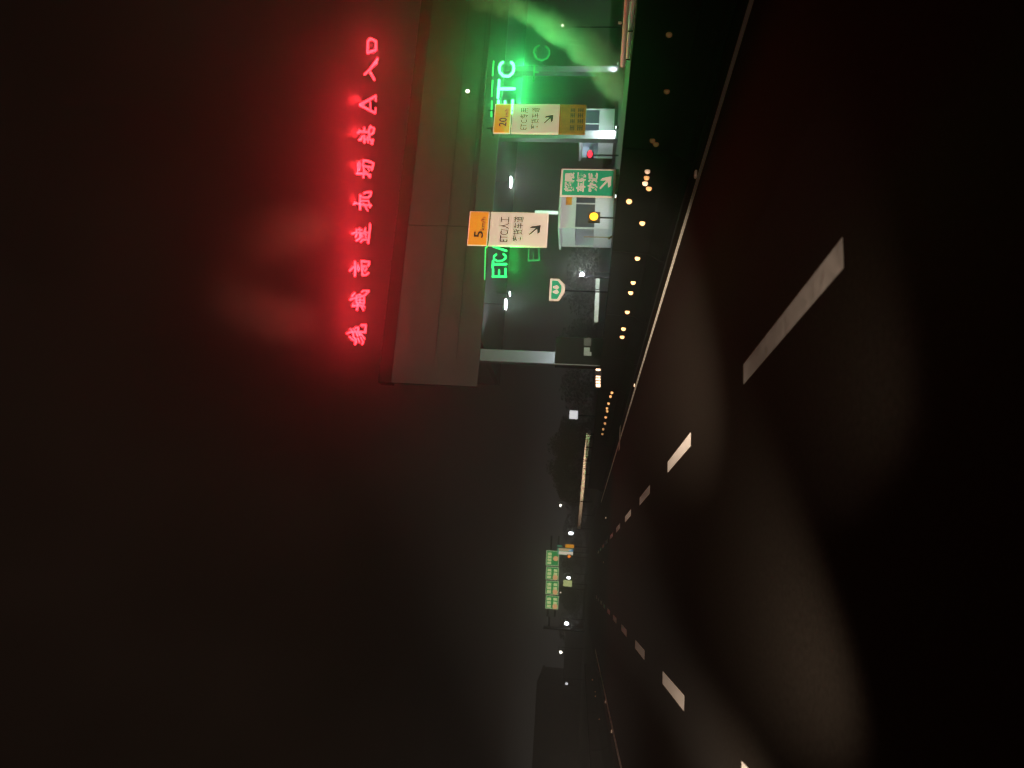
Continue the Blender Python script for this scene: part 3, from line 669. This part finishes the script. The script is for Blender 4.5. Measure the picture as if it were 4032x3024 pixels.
far_sign('small green and white sign with blue corner beside the far gantry', 2194, 2256, 2159, 2185, 136, M_sg, [('stripe', (2200, 2250, 2160, 2169), mat('far_tan', (0.8, 0.55, 0.3), 0.5, emit=((1.0, 0.7, 0.4), 0.5))), ('field', (2200, 2256, 2172, 2184), M_sw), ('corner', (2240, 2257, 2164, 2172), M_sb)])
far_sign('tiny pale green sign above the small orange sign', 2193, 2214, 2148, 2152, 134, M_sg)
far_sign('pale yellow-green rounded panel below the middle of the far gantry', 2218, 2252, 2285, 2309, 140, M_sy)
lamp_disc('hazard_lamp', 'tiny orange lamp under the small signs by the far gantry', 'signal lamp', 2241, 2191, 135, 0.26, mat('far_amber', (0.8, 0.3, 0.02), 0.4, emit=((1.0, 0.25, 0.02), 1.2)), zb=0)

# ---------------------------------------------------------------- street lamps
def street_lamp(label, x, y, Y, r, m, stretch=1.0):
    p = at(x, y, Y)
    t = thing('street_lamp', label, 'street lamp', (p.x+0.9, Y, 0), 'street lamps along the road ahead')
    r *= 0.8
    bm = bmesh.new(); ball(bm, (p.x, Y, p.z), r*1.15, r, r*stretch); link('lamp_globe', bm, m, t)
    link('lamp_head', bxm(p.x-r*1.2, p.x+r*1.6, Y-0.15, Y+0.15, p.z+r*stretch+0.01, p.z+r*stretch+0.14, bev=0.03), M_dark, t)
    bm = bmesh.new(); cyl(bm, (p.x+0.9, Y, 0), (p.x+0.9, Y, p.z+r*stretch+0.25), 0.09, 0.06, seg=8); cyl(bm, (p.x+0.9, Y, p.z+r*stretch+0.2), (p.x, Y, p.z+r*stretch+0.16), 0.045, seg=8)
    link('pole', bm, M_dark, t)
street_lamp('street lamp with warm head standing apart before the gantry', 2207, 1990, 150, 0.26, M_lampw)
street_lamp('bluish street lamp just right of the far gantry signs', 2248, 2100, 160, 0.34, M_lamp, 1.9)
street_lamp('white street lamp above the yellow-green panel', 2239, 2275, 165, 0.30, M_lamp, 1.8)
street_lamp('tiny dim street lamp under the third gantry panel', 2207, 2333, 170, 0.17, mat('lamp_pink', (0.8, 0.7, 0.6), 0.4, emit=((1.0, 0.75, 0.6), 1.0)), 1.3)
street_lamp('brightest street lamp left of the far gantry', 2231, 2455, 150, 0.36, M_lamp, 1.4)
street_lamp('dull brownish street lamp next to the brightest one', 2219, 2479, 170, 0.24, mat('lamp_dull', (0.4, 0.3, 0.2), 0.4, emit=((0.55, 0.42, 0.28), 0.25)), 1.3)
street_lamp('warm street lamp midway along the left wall', 2208, 2568, 150, 0.27, M_lampw, 1.3)
street_lamp('small white street lamp at the end of the left wall', 2231, 2692, 150, 0.24, mat('lamp_soft', (0.8, 0.8, 0.8), 0.4, emit=((0.95, 0.95, 1.0), 1.1)), 1.4)
# lit square box sign
r = rect(2242, 2275, 1616, 1649, 90)
t = thing('lightbox', 'small square white lightbox glowing above the far amber reflectors', 'illuminated sign', ((r[0]+r[1])/2, 90, 0))
link('face', bxm(r[0], r[1], 90, 90.2, r[2], r[3], bev=0.06), mat('lightbox_face', (0.8, 0.8, 0.8), 0.4, emit=((0.92, 0.92, 0.96), 0.82)), t)
link('post', cym(((r[0]+r[1])/2, 90.3, 0), ((r[0]+r[1])/2, 90.3, r[3]), 0.08), M_dark, t)

# ---------------------------------------------------------------- dark masses at the horizon
def wall_mass(name, label, cat, x0, x1, z1, Y, dep, m, wins=0):
    X0, X1 = x0, x1
    t = thing(name, label, cat, ((X0+X1)/2, Y, 0))
    link('wall', bxm(X0, X1, Y, Y+dep, 0, z1), m, t)
    link('parapet', bxm(X0-0.3, X1+0.3, Y-0.3, Y+dep+0.3, z1, z1+0.5), m, t)
    if wins:
        for a in range(wins):
            for z in range(2, int(z1)-2, 4):
                xx = X0+(X1-X0)*(a+0.5)/wins; link('window', bxm(xx-0.9, xx+0.9, Y-0.05, Y-0.01, z, z+1.8), M_glass, t)
    return t
wl = at(2230, 2440, 185).x; wr = at(2230, 2700, 185).x
wall_mass('noise_wall', 'long low dark wall under the pale sky glow at the left', 'wall', wr, wl, at(2231, 2560, 185).z, 185, 0.6, M_bld)
wall_mass('apartment_block', 'tall dark apartment block silhouetted at the left edge', 'building', at(2230, 3300, 175).x, at(2200, 2695, 175).x, 9, 175, 30, M_bld, 7)
def tree(label, x, Y, top, w):
    t = thing('tree', label, 'tree', (x, Y, 0), 'trees beyond the far amber reflectors')
    bm = bmesh.new(); cyl(bm, (x, Y, 0), (x+0.1, Y, top*0.6), 0.22, 0.09, seg=8)
    for k in range(6):
        a = k*1.1; cyl(bm, (x+0.05, Y, top*(0.3+0.05*k)), (x+math.cos(a)*w*0.3, Y+math.sin(a)*w*0.3, top*(0.5+0.05*k)), 0.08, 0.03, seg=6)
    link('trunk', bm, M_bark, t)
    bm = bmesh.new()
    cl = [(x+random.uniform(-.34, .34)*w, Y+random.uniform(-.3, .3)*w, top*random.uniform(0.38, 0.82), w*random.uniform(0.13, 0.24)) for _ in range(13)]
    for (cx, cy, cz, r) in cl:
        for k in range(330):
            d = Vector((random.gauss(0, 1), random.gauss(0, 1), random.gauss(0, 1))).normalized()*random.random()**0.5
            p = Vector((cx, cy, cz))+d*r; s_ = random.uniform(0.10, 0.24)
            u = Vector((random.gauss(0, 1), random.gauss(0, 1), random.gauss(0, 1))).normalized(); v_ = u.orthogonal().normalized()
            bm.faces.new([bm.verts.new(p+u*s_), bm.verts.new(p+v_*s_*0.6), bm.verts.new(p-u*s_), bm.verts.new(p-v_*s_*0.6)])
    link('crown', bm, M_leaf, t)
for (px, tx, w, Y, lb) in ((1905, 2165, 6.5, 128, 'dark bushy tree nearest the far gantry'), (1800, 2140, 8.0, 124, 'tallest dark tree of the clump beyond the slatted rail'), (1715, 2185, 6.0, 132, 'lower dark tree at the right of the clump beyond the slatted rail')):
    p = at(tx, px, Y); tree(lb, p.x, Y, p.z, w)
def treeline(pts):
    bm = bmesh.new()
    for (cx, cy, cz, r) in pts:
        for k in range(900):
            d = Vector((random.gauss(0, 1), random.gauss(0, 1), random.gauss(0, 1))).normalized()*(random.random()**0.45)
            p = Vector((cx+d.x*r*1.3, cy+d.y*r, cz+d.z*r)); s = random.uniform(0.25, 0.6)
            u = Vector((random.gauss(0, 1), random.gauss(0, 1), random.gauss(0, 1))).normalized(); w = u.orthogonal().normalized()
            bm.faces.new([bm.verts.new(p+u*s), bm.verts.new(p+w*s*0.6), bm.verts.new(p-u*s), bm.verts.new(p-w*s*0.6)])
    return bm
pts = []
for k in range(11):
    x = 20+k*7+random.uniform(-2, 2); pts.append((x, 170+random.uniform(-10, 25), random.uniform(2.5, 4.5), random.uniform(3.5, 5.0)))
for k in range(8):
    pts.append((-48-k*5, 165+random.uniform(-5, 10), 3.0, random.uniform(3, 4.5)))
for k in range(5):
    pts.append((-14+k*9, 225, 3.0, 4.0))
tag(link('treeline', treeline(pts), M_leaf), 'dark far belt of trees along the horizon', 'trees', kind='stuff')

# ---------------------------------------------------------------- vapour lit by the signs; the green plume stands in for a smear
def plume(label, A, B, C, R0, R1, dens, seed):
    ln = (B-A).length; dr = (B-A)/ln
    nb = C-(A+dr*(C-A).dot(dr))
    bm = bmesh.new(); rings = []; N = 20
    for k in range(19):
        t = -0.06+1.12*k/18; p = A+dr*ln*t+nb*4*t*(1-t); r = (R0+(R1-R0)*t)*1.3
        a = Vector((0, 1, 0)); b = dr.cross(a).normalized(); a = b.cross(dr)
        rings.append([bm.verts.new(p+(a*math.cos(2*math.pi*j/N)*0.8+b*math.sin(2*math.pi*j/N))*r) for j in range(N)])
    for k in range(len(rings)-1):
        for j in range(N): bm.faces.new((rings[k][j], rings[k][(j+1) % N], rings[k+1][(j+1) % N], rings[k+1][j]))
    bm.faces.new(rings[0][::-1]); bm.faces.new(rings[-1])
    m = bpy.data.materials.new('vapour'); m.use_nodes = True; nt = m.node_tree; L = nt.links.new
    nt.nodes.remove(nt.nodes['Principled BSDF'])
    def N_(t, **k):
        q = nt.nodes.new(t)
        for a_, b_ in k.items(): setattr(q, a_, b_)
        return q
    def vm(op, x, y=None, sc_=None):
        q = N_('ShaderNodeVectorMath', operation=op)
        for i, vv in enumerate((x, y)):
            if vv is None: continue
            if isinstance(vv, bpy.types.NodeSocket): L(vv, q.inputs[i])
            else: q.inputs[i].default_value = vv
        if sc_ is not None: L(sc_, q.inputs['Scale'])
        return q
    def ma(op, x, y):
        q = N_('ShaderNodeMath', operation=op)
        for i, vv in enumerate((x, y)):
            if isinstance(vv, bpy.types.NodeSocket): L(vv, q.inputs[i])
            else: q.inputs[i].default_value = vv
        return q.outputs[0]
    pv = N_('ShaderNodeVolumePrincipled'); pv.inputs['Color'].default_value = (0.97, 0.99, 0.97, 1); pv.inputs['Anisotropy'].default_value = 0.0
    tc_ = N_('ShaderNodeTexCoord'); z = N_('ShaderNodeTexNoise'); z.inputs['Scale'].default_value = 0.75; z.inputs['Detail'].default_value = 6
    z.noise_dimensions = '4D'; z.inputs['W'].default_value = seed*3.3; L(tc_.outputs['Object'], z.inputs['Vector'])
    wob = vm('SCALE', vm('SUBTRACT', z.outputs['Color'], (0.5, 0.5, 0.5)).outputs[0]); wob.inputs['Scale'].default_value = 1.7*R0
    P = vm('SUBTRACT', vm('ADD', tc_.outputs['Object'], wob.outputs[0]).outputs[0], tuple(A))
    dt = vm('DOT_PRODUCT', P.outputs[0], tuple(dr)).outputs['Value']
    t = ma('DIVIDE', dt, ln)
    bend = vm('SCALE', tuple(nb), None, ma('MULTIPLY', ma('MULTIPLY', t, 4.0), ma('SUBTRACT', 1.0, t)))
    ax = vm('SCALE', tuple(dr), None, dt)
    off = vm('SUBTRACT', vm('SUBTRACT', P.outputs[0], ax.outputs[0]).outputs[0], bend.outputs[0])
    dist = vm('LENGTH', off.outputs[0]).outputs['Value']
    R_ = ma('ADD', R0, ma('MULTIPLY', t, R1-R0))
    mr = N_('ShaderNodeMapRange', interpolation_type='SMOOTHSTEP'); L(ma('DIVIDE', dist, R_), mr.inputs[0])
    mr.inputs[1].default_value = 0.25; mr.inputs[2].default_value = 1.0; mr.inputs[3].default_value = dens; mr.inputs[4].default_value = 0.0
    fade = N_('ShaderNodeMapRange', interpolation_type='SMOOTHSTEP'); L(t, fade.inputs[0])
    fade.inputs[1].default_value = 0.45; fade.inputs[2].default_value = 1.05; fade.inputs[3].default_value = 1.0; fade.inputs[4].default_value = 0.1
    f2 = N_('ShaderNodeMapRange', interpolation_type='SMOOTHSTEP'); L(t, f2.inputs[0]); f2.inputs[1].default_value = -0.05 if seed == 0 else 0.05; f2.inputs[2].default_value = 0.12 if seed == 0 else 0.4
    L(ma('MULTIPLY', ma('MULTIPLY', mr.outputs[0], fade.outputs[0]), f2.outputs[0]), pv.inputs['Density'])
    L(pv.outputs[0], nt.nodes['Material Output'].inputs['Volume'])
    o = link('vapour_plume', bm, m); tag(o, label, 'vapour', kind='stuff'); return o
plume('green smear beside the bright ETC lettering, built as a lit plume of vapour', at(2500, 400, 37.6), at(1880, -10, 38.6), at(2290, 175, 37.8), 1.4, 0.75, 1.25, 0)  # vapour built in place of a green smear on the windscreen
plume('red-lit wisp of smoke trailing up from the middle of the rooftop lettering', at(1400, 870, 39.2), at(900, 1010, 39.6), at(1180, 905, 39.2), 1.4, 2.8, 0.05, 1)
plume('red-lit wisp of smoke trailing up from the left end of the rooftop lettering', at(1340, 1310, 39.2), at(820, 1110, 39.8), at(1120, 1270, 39.3), 1.7, 2.8, 0.055, 2)

# ---------------------------------------------------------------- night haze
bm = bmesh.new(); box(bm, -152, 152, -25, 245, -1.2, 45)
hz = link('haze', bm, None or bpy.data.materials.new('haze_air')); tag(hz, kind='stuff')
m = hz.data.materials[0]; m.use_nodes = True; nt = m.node_tree; nt.nodes.remove(nt.nodes['Principled BSDF'])
pv = nt.nodes.new('ShaderNodeVolumePrincipled'); pv.inputs['Color'].default_value = (0.9, 0.9, 0.9, 1); pv.inputs['Density'].default_value = 0.0038; pv.inputs['Anisotropy'].default_value = 0.92
nt.links.new(pv.outputs[0], nt.nodes['Material Output'].inputs['Volume'])
